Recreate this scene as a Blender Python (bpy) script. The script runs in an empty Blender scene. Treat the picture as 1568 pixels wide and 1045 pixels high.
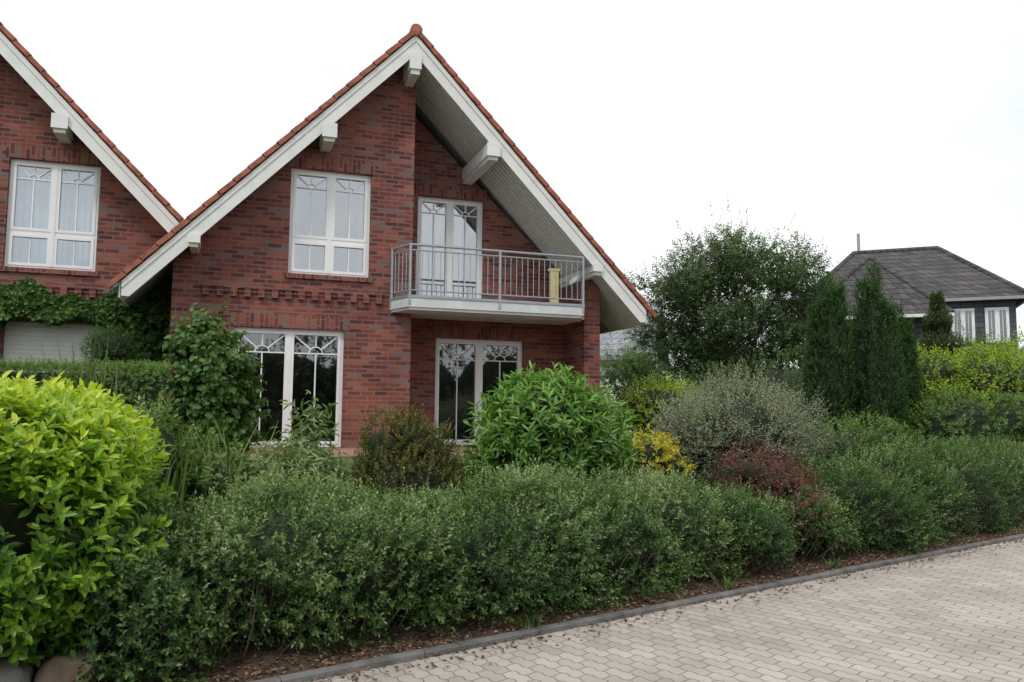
import bpy, bmesh, math, random
import numpy as np
from mathutils import Vector, Matrix
R = math.radians
rng = np.random.default_rng(7)
random.seed(7)
sc = bpy.context.scene
sc.view_settings.view_transform = 'Standard'
sc.view_settings.look = 'None'
sc.view_settings.exposure = 0
COL = sc.collection

# ------------------------------------------------------------ materials
def newmat(name):
    m = bpy.data.materials.new(name); m.use_nodes = True
    nt = m.node_tree; b = nt.nodes['Principled BSDF']
    return m, nt, b
def N(nt, typ, **kw):
    n = nt.nodes.new(typ)
    for k, v in kw.items(): setattr(n, k, v)
    return n
def ramp(nt, stops):
    r = N(nt, 'ShaderNodeValToRGB'); e = r.color_ramp.elements
    while len(e) < len(stops): e.new(0.5)
    for i, (p, c) in enumerate(stops):
        e[i].position = p; e[i].color = (*c, 1)
    return r
def simple(name, col, rough=0.6, var=0.12, scale=6, metal=0, bump=0.0, bscale=40, spec=0.4):
    m, nt, b = newmat(name)
    tc = N(nt, 'ShaderNodeTexCoord'); no = N(nt, 'ShaderNodeTexNoise')
    no.inputs['Scale'].default_value = scale; no.inputs['Detail'].default_value = 6
    nt.links.new(tc.outputs['Object'], no.inputs['Vector'])
    c0 = tuple(max(0, c*(1-var)) for c in col); c1 = tuple(min(1, c*(1+var)) for c in col)
    r = ramp(nt, [(0.3, c0), (0.7, c1)])
    nt.links.new(no.outputs['Fac'], r.inputs['Fac']); nt.links.new(r.outputs['Color'], b.inputs['Base Color'])
    b.inputs['Roughness'].default_value = rough; b.inputs['Metallic'].default_value = metal
    b.inputs['Specular IOR Level'].default_value = spec
    if bump:
        n2 = N(nt, 'ShaderNodeTexNoise'); n2.inputs['Scale'].default_value = bscale; n2.inputs['Detail'].default_value = 5
        nt.links.new(tc.outputs['Object'], n2.inputs['Vector'])
        bp = N(nt, 'ShaderNodeBump'); bp.inputs['Strength'].default_value = bump; bp.inputs['Distance'].default_value = 0.02
        nt.links.new(n2.outputs['Fac'], bp.inputs['Height']); nt.links.new(bp.outputs['Normal'], b.inputs['Normal'])
    return m
def brickmat(name, stops, mortar, bw=0.25, rh=0.083, ms=0.013, mode='wall', rough=0.85, vert=False):
    m, nt, b = newmat(name)
    tc = N(nt, 'ShaderNodeTexCoord'); sx = N(nt, 'ShaderNodeSeparateXYZ'); cx = N(nt, 'ShaderNodeCombineXYZ')
    nt.links.new(tc.outputs['Object'], sx.inputs[0])
    ad = N(nt, 'ShaderNodeMath', operation='ADD')
    nt.links.new(sx.outputs['X'], ad.inputs[0]); nt.links.new(sx.outputs['Y'], ad.inputs[1])
    if vert:
        nt.links.new(sx.outputs['Z'], cx.inputs[0]); nt.links.new(ad.outputs[0], cx.inputs[1])
    else:
        nt.links.new(ad.outputs[0], cx.inputs[0]); nt.links.new(sx.outputs['Z'], cx.inputs[1])
    br = N(nt, 'ShaderNodeTexBrick'); br.inputs['Scale'].default_value = 1
    br.inputs['Brick Width'].default_value = bw; br.inputs['Row Height'].default_value = rh
    br.inputs['Mortar Size'].default_value = ms; br.inputs['Mortar Smooth'].default_value = 0.2
    br.inputs['Color1'].default_value = (0, 0, 0, 1); br.inputs['Color2'].default_value = (1, 1, 1, 1)
    br.inputs['Mortar'].default_value = (.5, .5, .5, 1)
    nt.links.new(cx.outputs[0], br.inputs['Vector'])
    r = ramp(nt, stops); nt.links.new(br.outputs['Color'], r.inputs['Fac'])
    no = N(nt, 'ShaderNodeTexNoise'); no.inputs['Scale'].default_value = 1.3; no.inputs['Detail'].default_value = 8
    nt.links.new(tc.outputs['Object'], no.inputs['Vector'])
    r2 = ramp(nt, [(0.3, (.76, .77, .79)), (0.7, (1.12, 1.1, 1.1))]); nt.links.new(no.outputs['Fac'], r2.inputs['Fac'])
    mm = N(nt, 'ShaderNodeMixRGB', blend_type='MIX'); mm.inputs[2].default_value = (*mortar, 1)
    nt.links.new(r.outputs['Color'], mm.inputs[1]); nt.links.new(br.outputs['Fac'], mm.inputs[0])
    mu = N(nt, 'ShaderNodeMixRGB', blend_type='MULTIPLY'); mu.inputs[0].default_value = 1
    nt.links.new(mm.outputs[0], mu.inputs[1]); nt.links.new(r2.outputs['Color'], mu.inputs[2])
    nt.links.new(mu.outputs[0], b.inputs['Base Color']); b.inputs['Roughness'].default_value = rough
    b.inputs['Specular IOR Level'].default_value = 0.25
    n2 = N(nt, 'ShaderNodeTexNoise'); n2.inputs['Scale'].default_value = 60
    nt.links.new(tc.outputs['Object'], n2.inputs['Vector'])
    s1 = N(nt, 'ShaderNodeMath', operation='MULTIPLY_ADD'); s1.inputs[1].default_value = -1.0
    nt.links.new(br.outputs['Fac'], s1.inputs[0]); nt.links.new(n2.outputs['Fac'], s1.inputs[2])
    bp = N(nt, 'ShaderNodeBump'); bp.inputs['Strength'].default_value = 0.7; bp.inputs['Distance'].default_value = 0.01
    nt.links.new(s1.outputs[0], bp.inputs['Height']); nt.links.new(bp.outputs['Normal'], b.inputs['Normal'])
    return m
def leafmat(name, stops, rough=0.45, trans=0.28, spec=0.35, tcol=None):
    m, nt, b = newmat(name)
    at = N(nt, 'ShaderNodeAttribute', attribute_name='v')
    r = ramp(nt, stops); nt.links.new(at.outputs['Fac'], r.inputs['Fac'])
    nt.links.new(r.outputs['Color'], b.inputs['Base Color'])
    b.inputs['Roughness'].default_value = rough; b.inputs['Specular IOR Level'].default_value = spec
    tr = N(nt, 'ShaderNodeBsdfTranslucent')
    mu = N(nt, 'ShaderNodeMixRGB', blend_type='MULTIPLY'); mu.inputs[0].default_value = 1
    mu.inputs[2].default_value = (*(tcol or (1.5, 1.6, .7)), 1)
    nt.links.new(r.outputs['Color'], mu.inputs[1]); nt.links.new(mu.outputs[0], tr.inputs['Color'])
    mx = N(nt, 'ShaderNodeMixShader'); mx.inputs[0].default_value = trans
    nt.links.new(b.outputs[0], mx.inputs[1]); nt.links.new(tr.outputs[0], mx.inputs[2])
    nt.links.new(mx.outputs[0], nt.nodes['Material Output'].inputs['Surface'])
    return m

BR = [(0.0, (.095, .036, .036)), (0.2, (.155, .046, .040)), (0.55, (.235, .066, .046)), (0.85, (.315, .10, .064)), (0.97, (.17, .125, .125))]
M = {}
M['brick'] = brickmat('red_brick', BR, (.20, .135, .12))
M['soldier'] = brickmat('soldier_brick', BR, (.20, .135, .12), vert=True)
M['white'] = simple('white_paint', (.70, .71, .69), 0.45, .07, 3)
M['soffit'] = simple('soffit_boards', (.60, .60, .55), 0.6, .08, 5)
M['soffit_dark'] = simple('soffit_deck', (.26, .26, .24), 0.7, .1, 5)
M['pvc'] = simple('window_pvc', (.80, .81, .82), 0.3, .03, 3)
M['tile'] = simple('clay_tile', (.30, .105, .07), 0.8, .4, 7, bump=.4)
M['steel'] = simple('galvanised_steel', (.33, .37, .40), 0.45, .1, 12, metal=.4)
M['conc'] = simple('painted_concrete', (.56, .60, .60), 0.7, .12, 4)
M['yellow'] = simple('yellow_fabric', (.60, .52, .25), 0.8, .1, 6)
M['dark'] = simple('dark_interior', (.03, .03, .03), 0.9, .2)
M['curtain'] = simple('curtain_cloth', (.62, .66, .70), 0.9, .08, 5)
M['shutter'] = simple('roller_shutter', (.66, .66, .64), 0.5, .04)

def glassmat(name, fac):
    m, nt, b = newmat(name); nt.nodes.remove(b)
    g = N(nt, 'ShaderNodeBsdfGlossy'); g.inputs['Roughness'].default_value = 0.02; g.inputs['Color'].default_value = (.9, .95, 1, 1)
    t = N(nt, 'ShaderNodeBsdfTransparent'); t.inputs['Color'].default_value = (.72, .80, .80, 1)
    mx = N(nt, 'ShaderNodeMixShader'); mx.inputs[0].default_value = fac
    no = N(nt, 'ShaderNodeTexNoise'); no.inputs['Scale'].default_value = 0.9
    tc = N(nt, 'ShaderNodeTexCoord'); nt.links.new(tc.outputs['Object'], no.inputs['Vector'])
    bp = N(nt, 'ShaderNodeBump'); bp.inputs['Strength'].default_value = .06
    nt.links.new(no.outputs['Fac'], bp.inputs['Height']); nt.links.new(bp.outputs['Normal'], g.inputs['Normal'])
    nt.links.new(t.outputs[0], mx.inputs[1]); nt.links.new(g.outputs[0], mx.inputs[2])
    nt.links.new(mx.outputs[0], nt.nodes['Material Output'].inputs['Surface'])
    return m
M['glass_hi'] = glassmat('window_glass_upper', .40)
M['glass_lo'] = glassmat('window_glass_lower', .20)

# ------------------------------------------------------------ mesh builder
class MB:
    def __init__(s): s.v = []; s.f = []; s.m = []; s.mats = []
    def mi(s, k):
        if k not in s.mats: s.mats.append(k)
        return s.mats.index(k)
    def add(s, vs, fs, k):
        o = len(s.v); i = s.mi(k)
        s.v += [tuple(p) for p in vs]
        for f in fs: s.f.append([o+j for j in f]); s.m.append(i)
    def box(s, x0, x1, y0, y1, z0, z1, k):
        x0, x1 = min(x0, x1), max(x0, x1)
        vs = [(x, y, z) for z in (z0, z1) for y in (y0, y1) for x in (x0, x1)]
        s.add(vs, [(0,2,3,1),(4,5,7,6),(0,1,5,4),(2,6,7,3),(0,4,6,2),(1,3,7,5)], k)
    def obox(s, c, ax, h, k):
        c = Vector(c); A = [Vector(a) for a in ax]
        vs = [c + A[0]*h[0]*i + A[1]*h[1]*j + A[2]*h[2]*l for l in (-1, 1) for j in (-1, 1) for i in (-1, 1)]
        s.add(vs, [(0,2,3,1),(4,5,7,6),(0,1,5,4),(2,6,7,3),(0,4,6,2),(1,3,7,5)], k)
    def bar(s, p, q, w, d, k):
        p = Vector(p); q = Vector(q); a = (q-p); L = a.length; a.normalize()
        y = Vector((0, 1, 0)); b = a.cross(y)
        if b.length < .01: b = Vector((1, 0, 0)); y = a.cross(b)
        b.normalize(); y = b.cross(a).normalized(); s.obox((p+q)/2, (a, y, b), (L/2, d/2, w/2), k)
    def prism(s, poly, a0, a1, axis, k):
        n = len(poly)
        if axis == 'y': P = lambda p, a: (p[0], a, p[1])
        elif axis == 'z': P = lambda p, a: (p[0], p[1], a)
        else: P = lambda p, a: (a, p[0], p[1])
        vs = [P(p, a0) for p in poly] + [P(p, a1) for p in poly]
        fs = [list(range(n))[::-1], list(range(n, 2*n))] + [(i, (i+1) % n, n+(i+1) % n, n+i) for i in range(n)]
        s.add(vs, fs, k)
    def wall(s, poly, holes, y0, y1, k):
        bm = bmesh.new(); edges = []; loops = [poly] + [[(a, c), (b, c), (b, d), (a, d)] for a, b, c, d in holes]
        for lp in loops:
            vs = [bm.verts.new((p[0], y0, p[1])) for p in lp]
            edges += [bm.edges.new((vs[i], vs[(i+1) % len(vs)])) for i in range(len(vs))]
            n = len(lp)
            s.add([(p[0], y0, p[1]) for p in lp] + [(p[0], y1, p[1]) for p in lp],
                  [(i, (i+1) % n, n+(i+1) % n, n+i) for i in range(n)], k)
        bmesh.ops.triangle_fill(bm, use_beauty=True, use_dissolve=False, edges=edges, normal=(0, -1, 0))
        bm.verts.index_update()
        vs = [tuple(v.co) for v in bm.verts]; fs = [[v.index for v in f.verts] for f in bm.faces]
        s.add(vs, fs, k); s.add([(v[0], y1, v[2]) for v in vs], [f[::-1] for f in fs], k)
        bm.free()
    def tube(s, pts, rad, k, n=8, cap=True):
        P = [Vector(p) for p in pts]; rad = rad if hasattr(rad, '__len__') else [rad]*len(P)
        vs = []; fs = []
        for i, p in enumerate(P):
            d = (P[min(i+1, len(P)-1)] - P[max(i-1, 0)]).normalized()
            u = d.cross(Vector((0, 0, 1)) if abs(d.z) < .9 else Vector((1, 0, 0))).normalized(); w = d.cross(u)
            for j in range(n):
                a = 2*math.pi*j/n; vs.append(p + (u*math.cos(a) + w*math.sin(a))*rad[i])
        for i in range(len(P)-1):
            for j in range(n):
                fs.append((i*n+j, i*n+(j+1) % n, (i+1)*n+(j+1) % n, (i+1)*n+j))
        if cap: fs.append(list(range(n))[::-1]); fs.append([(len(P)-1)*n+j for j in range(n)])
        s.add(vs, fs, k)
    def obj(s, name, parent=None, smooth=False):
        me = bpy.data.meshes.new(name); me.from_pydata(s.v, [], s.f)
        for k in s.mats: me.materials.append(M[k] if isinstance(k, str) else k)
        me.polygons.foreach_set('material_index', s.m)
        if smooth: me.polygons.foreach_set('use_smooth', [True]*len(s.f))
        me.update(); o = bpy.data.objects.new(name, me); COL.objects.link(o)
        if parent: o.parent = parent
        return o
def empty(name):
    o = bpy.data.objects.new(name, None); COL.objects.link(o); return o

# ------------------------------------------------------------ camera
cam = bpy.data.cameras.new('camera'); co = bpy.data.objects.new('camera', cam); COL.objects.link(co)
cam.sensor_width = 36; cam.lens = 29.18; cam.clip_end = 3000
co.matrix_world = Matrix.Translation((0, 0, 1.6)) @ Matrix.Rotation(R(-19), 4, 'Z') @ Matrix.Rotation(R(95.3), 4, 'X') @ Matrix.Rotation(R(.5), 4, 'Z')
sc.camera = co

# ------------------------------------------------------------ world + sun
w = bpy.data.worlds.new('World'); sc.world = w; w.use_nodes = True
nt = w.node_tree; bg = nt.nodes['Background']
sky = N(nt, 'ShaderNodeTexSky'); sky.sky_type = 'NISHITA'; sky.sun_disc = False
sky.sun_elevation = R(52); sky.sun_rotation = R(218); sky.dust_density = 3
tc = N(nt, 'ShaderNodeTexCoord'); mp = N(nt, 'ShaderNodeMapping'); mp.inputs['Scale'].default_value = (1, 1, 2.5)
no = N(nt, 'ShaderNodeTexNoise'); no.inputs['Scale'].default_value = 1.6; no.inputs['Detail'].default_value = 7; no.inputs['Roughness'].default_value = .55
nt.links.new(tc.outputs['Generated'], mp.inputs[0]); nt.links.new(mp.outputs[0], no.inputs['Vector'])
rm = ramp(nt, [(0.35, (0, 0, 0)), (0.6, (1, 1, 1))]); nt.links.new(no.outputs['Fac'], rm.inputs['Fac'])
cl = N(nt, 'ShaderNodeMixRGB'); cl.inputs[1].default_value = (9.4, 10.1, 11.0, 1); cl.inputs[2].default_value = (12.6, 12.6, 12.6, 1)
nt.links.new(rm.outputs['Color'], cl.inputs[0])
mx = N(nt, 'ShaderNodeMixRGB'); mx.inputs[0].default_value = .9
nt.links.new(sky.outputs[0], mx.inputs[1]); nt.links.new(cl.outputs[0], mx.inputs[2])
nt.links.new(mx.outputs[0], bg.inputs['Color']); bg.inputs['Strength'].default_value = .1
sl = bpy.data.lights.new('sun', 'SUN'); sl.energy = 1.5; sl.angle = R(12); sl.color = (1, .96, .9)
so = bpy.data.objects.new('sun', sl); COL.objects.link(so)
sd = Vector((-.60*math.cos(R(52)), -.8*math.cos(R(52)), math.sin(R(52))))
so.rotation_euler = sd.to_track_quat('Z', 'Y').to_euler()

# ------------------------------------------------------------ ground
E = np.array([.9453, .3261]); NN = np.array([-.3261, .9453]); K0 = np.array([.38, 5.25])
def W(u, s): p = K0 + u*E + s*NN; return p[0], p[1]
def us(x, y):
    d0 = x-K0[0]; d1 = y-K0[1]; return d0*E[0]+d1*E[1], d0*NN[0]+d1*NN[1]
def tz(s):
    t = np.clip((np.asarray(s)-.4)/4.4, 0, 1); return .035 + .945*t*t*(3-2*t)
S = [-400, -150, -60, -30, -15, -9.3, -9.25, -.01, 0.02, .09, .1, .2, .3] + list(np.arange(.4, 6, .3)) + [7, 9, 12, 16, 22, 30, 45, 70, 120, 250, 600]
U = [-500, -200, -100, -60, -40] + list(range(-30, 45, 1)) + [50, 60, 80, 120, 200, 500]
V = []; F = []
for i, u in enumerate(U):
    for j, s in enumerate(S):
        z = float(tz(s)) if s > .09 else (-.03 if s > -9.3 else .03)
        if s > .3: z += .02*math.sin(u*2.1+s)*math.sin(s*1.7)
        x, y = W(u, s); V.append((x, y, z))
nS = len(S)
for i in range(len(U)-1):
    for j in range(nS-1): F.append((i*nS+j, (i+1)*nS+j, (i+1)*nS+j+1, i*nS+j+1))
m, nt, b = newmat('garden_ground')
tc = N(nt, 'ShaderNodeTexCoord'); dt = N(nt, 'ShaderNodeVectorMath', operation='DOT_PRODUCT'); dt.inputs[1].default_value = (-.3261, .9453, 0)
nt.links.new(tc.outputs['Object'], dt.inputs[0])
n1 = N(nt, 'ShaderNodeTexNoise'); n1.inputs['Scale'].default_value = 2.5; n1.inputs['Detail'].default_value = 8
n2 = N(nt, 'ShaderNodeTexNoise'); n2.inputs['Scale'].default_value = 45; n2.inputs['Detail'].default_value = 6
for n in (n1, n2): nt.links.new(tc.outputs['Object'], n.inputs['Vector'])
g = ramp(nt, [(.3, (.045, .085, .022)), (.55, (.09, .15, .04)), (.8, (.15, .20, .07))]); nt.links.new(n2.outputs['Fac'], g.inputs['Fac'])
so_ = ramp(nt, [(.3, (.035, .024, .016)), (.5, (.085, .058, .040)), (.75, (.17, .12, .085))]); nt.links.new(n2.outputs['Fac'], so_.inputs['Fac'])
a = N(nt, 'ShaderNodeMath', operation='MULTIPLY_ADD'); a.inputs[1].default_value = .8; nt.links.new(n1.outputs['Fac'], a.inputs[0]); nt.links.new(dt.outputs['Value'], a.inputs[2])
mr = N(nt, 'ShaderNodeMapRange'); mr.inputs['From Min'].default_value = 4.84+3.6; mr.inputs['From Max'].default_value = 4.84+4.2
nt.links.new(a.outputs[0], mr.inputs['Value'])
mx = N(nt, 'ShaderNodeMixRGB'); nt.links.new(mr.outputs[0], mx.inputs[0]); nt.links.new(so_.outputs[0], mx.inputs[1]); nt.links.new(g.outputs[0], mx.inputs[2])
nt.links.new(mx.outputs[0], b.inputs['Base Color']); b.inputs['Roughness'].default_value = .95
bp = N(nt, 'ShaderNodeBump'); bp.inputs['Strength'].default_value = .8; bp.inputs['Distance'].default_value = .03
nt.links.new(n2.outputs['Fac'], bp.inputs['Height']); nt.links.new(bp.outputs['Normal'], b.inputs['Normal'])
M['ground'] = m
mb = MB(); mb.add(V, F, 'ground'); mb.obj('ground', smooth=True)

# road : wavy interlocking pavers
m, nt, b = newmat('interlocking_pavers')
tc = N(nt, 'ShaderNodeTexCoord')
d1 = N(nt, 'ShaderNodeVectorMath', operation='DOT_PRODUCT'); d1.inputs[1].default_value = (-.3261, .9453, 0)
d2 = N(nt, 'ShaderNodeVectorMath', operation='DOT_PRODUCT'); d2.inputs[1].default_value = (.9453, .3261, 0)
for d in (d1, d2): nt.links.new(tc.outputs['Object'], d.inputs[0])
def mth(op, a, b_=None, c=None):
    n = N(nt, 'ShaderNodeMath', operation=op)
    for i, x in enumerate((a, b_, c)):
        if x is None: continue
        if isinstance(x, (int, float)): n.inputs[i].default_value = x
        else: nt.links.new(x, n.inputs[i])
    return n.outputs[0]
wv = mth('MULTIPLY', mth('SINE', mth('MULTIPLY', d1.outputs['Value'], 2*math.pi/.1125)), .009)
v2 = mth('ADD', d2.outputs['Value'], wv)
wu = mth('MULTIPLY', mth('SINE', mth('MULTIPLY', d2.outputs['Value'], 2*math.pi/.1125)), .006)
u2 = mth('ADD', d1.outputs['Value'], wu)
cx = N(nt, 'ShaderNodeCombineXYZ'); nt.links.new(u2, cx.inputs[0]); nt.links.new(v2, cx.inputs[1])
br = N(nt, 'ShaderNodeTexBrick'); br.inputs['Scale'].default_value = 1; br.inputs['Brick Width'].default_value = .225; br.inputs['Row Height'].default_value = .1125
br.inputs['Mortar Size'].default_value = .005; br.inputs['Mortar Smooth'].default_value = .4
br.inputs['Color1'].default_value = (0, 0, 0, 1); br.inputs['Color2'].default_value = (1, 1, 1, 1); br.inputs['Mortar'].default_value = (.5, .5, .5, 1)
nt.links.new(cx.outputs[0], br.inputs['Vector'])
r = ramp(nt, [(0, (.39, .35, .315)), (.5, (.44, .395, .355)), (1, (.485, .44, .40))]); nt.links.new(br.outputs['Color'], r.inputs['Fac'])
n1 = N(nt, 'ShaderNodeTexNoise'); n1.inputs['Scale'].default_value = 1.2; n1.inputs['Detail'].default_value = 9; n1.inputs['Roughness'].default_value = .65
n2 = N(nt, 'ShaderNodeTexNoise'); n2.inputs['Scale'].default_value = 120; n2.inputs['Detail'].default_value = 3
for n in (n1, n2): nt.links.new(tc.outputs['Object'], n.inputs['Vector'])
r1 = ramp(nt, [(.3, (.76, .75, .73)), (.65, (1.06, 1.05, 1.04))]); nt.links.new(n1.outputs['Fac'], r1.inputs['Fac'])
r2 = ramp(nt, [(.3, (.82, .82, .82)), (.7, (1.12, 1.12, 1.12))]); nt.links.new(n2.outputs['Fac'], r2.inputs['Fac'])
mo = N(nt, 'ShaderNodeMixRGB'); mo.inputs[2].default_value = (.18, .16, .13, 1)
nt.links.new(br.outputs['Fac'], mo.inputs[0]); nt.links.new(r.outputs[0], mo.inputs[1])
q = N(nt, 'ShaderNodeMixRGB', blend_type='MULTIPLY'); q.inputs[0].default_value = 1; nt.links.new(mo.outputs[0], q.inputs[1]); nt.links.new(r1.outputs[0], q.inputs[2])
q2 = N(nt, 'ShaderNodeMixRGB', blend_type='MULTIPLY'); q2.inputs[0].default_value = 1; nt.links.new(q.outputs[0], q2.inputs[1]); nt.links.new(r2.outputs[0], q2.inputs[2])
nt.links.new(q2.outputs[0], b.inputs['Base Color']); b.inputs['Roughness'].default_value = .85; b.inputs['Specular IOR Level'].default_value = .3
bp = N(nt, 'ShaderNodeBump'); bp.inputs['Strength'].default_value = .6; bp.inputs['Distance'].default_value = .008; bp.invert = True
nt.links.new(br.outputs['Fac'], bp.inputs['Height']); nt.links.new(bp.outputs['Normal'], b.inputs['Normal'])
M['paver'] = m
mb = MB(); P = [W(-60, -9), W(90, -9), W(90, 0), W(-60, 0)]
mb.add([(p[0], p[1], 0) for p in P], [(0, 1, 2, 3)], 'paver'); mb.obj('paved_road')
M['kerb'] = simple('kerb_concrete', (.15, .145, .135), .9, .4, 5, bump=.5)
mb = MB(); u = -30.0
while u < 50:
    a0, a1 = u+.004, u+.996
    pl = [W(a0, .0), W(a1, .0), W(a1, .075), W(a0, .075)]
    pl2 = [W(a0, .008), W(a1, .008), W(a1, .067), W(a0, .067)]
    z = .045 + random.uniform(-.006, .006)
    mb.add([(p[0], p[1], -.1) for p in pl]+[(p[0], p[1], z-.012) for p in pl]+[(p[0], p[1], z) for p in pl2],
           [(0,1,5,4),(1,2,6,5),(2,3,7,6),(3,0,4,7),(4,5,9,8),(5,6,10,9),(6,7,11,10),(7,4,8,11),(8,9,10,11)], 'kerb')
    u += 1
mb.obj('kerb')
M['terr'] = brickmat('terrace_pavers', [(0, (.30, .16, .13)), (1, (.42, .24, .19))], (.15, .11, .09), bw=.2, rh=.1)
mb = MB(); mb.box(-.9, 7.4, 12.3, 15.49, .6, 1.03, 'terr'); mb.obj('terrace')

# ------------------------------------------------------------ windows
def window(mb, x0, x1, z0, z1, y, transom=None, glass='glass_lo', fan=True):
    x0, x1 = min(x0, x1), max(x0, x1); k = 'pvc'; t = .055
    mb.box(x0, x0+t, y, y+.07, z0, z1, k); mb.box(x1-t, x1, y, y+.07, z0, z1, k)
    mb.box(x0+t, x1-t, y, y+.07, z1-t, z1, k); mb.box(x0+t, x1-t, y, y+.07, z0, z0+t, k)
    xm = (x0+x1)/2
    mb.box(xm-.03, xm+.03, y-.022, y+.07, z0+t, z1-t, k)
    for a, b_ in ((x0+t, xm-.03), (xm+.03, x1-t)):
        rows = [(z0+t, z1-t)] if transom is None else [(z0+t, transom-.035), (transom+.035, z1-t)]
        if transom: mb.box(a, b_, y-.004, y+.065, transom-.035, transom+.035, k)
        for ri, (c, d) in enumerate(rows):
            l = .05; ya, yb = y-.014, y+.05
            mb.box(a, a+l, ya, yb, c, d, k); mb.box(b_-l, b_, ya, yb, c, d, k)
            mb.box(a+l, b_-l, ya, yb, d-l, d, k); mb.box(a+l, b_-l, ya, yb, c, c+l, k)
            ia, ib, ic, id_ = a+l, b_-l, c+l, d-l
            tl = random.uniform(-.006, .006)
            mb.add([(ia, y+.04+tl, ic), (ib, y+.04-tl, ic), (ib, y+.04-tl, id_), (ia, y+.04+tl, id_)], [(0, 1, 2, 3)], glass)
            mc = (ia+ib)/2; wd = (ib-ia)/2
            if fan and ri == len(rows)-1:
                zb = id_ - wd*.85
                ym = y+.022
                mb.bar((ia, ym, zb), (ib, ym, zb), .022, .016, k)
                mb.bar((mc, ym+.002, ic), (mc, ym+.002, zb), .024, .016, k)
                for an in (40, 90, 140):
                    dx, dz = math.cos(R(an)), math.sin(R(an))
                    L = min(wd/abs(dx) if abs(dx) > .01 else 9, (id_-zb)/dz)
                    r0 = .12*wd/.38
                    mb.bar((mc+dx*r0, ym+.001, zb+dz*r0), (mc+dx*L, ym+.001, zb+dz*L), .024, .014, k)
                pr = None
                for an in range(0, 181, 30):
                    p = (mc+math.cos(R(an))*.12*wd/.38, ym+.003, zb+math.sin(R(an))*.12*wd/.38)
                    if pr: mb.bar(pr, p, .02, .012, k)
                    pr = p
            else:
                mb.bar((mc, y+.022, ic), (mc, y+.022, id_), .02, .016, k)

def curtain(mb, x0, x1, z0, z1, y, k='curtain'):
    x0, x1 = min(x0, x1), max(x0, x1); n = 60; vs = []
    for i in range(n+1):
        x = x0+(x1-x0)*i/n; d = .025*math.sin(i*1.3)+.01*math.sin(i*3.1)
        vs += [(x, y+d, z0), (x, y+d, z1)]
    mb.add(vs, [(2*i, 2*i+2, 2*i+3, 2*i+1) for i in range(n)], k)

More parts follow.
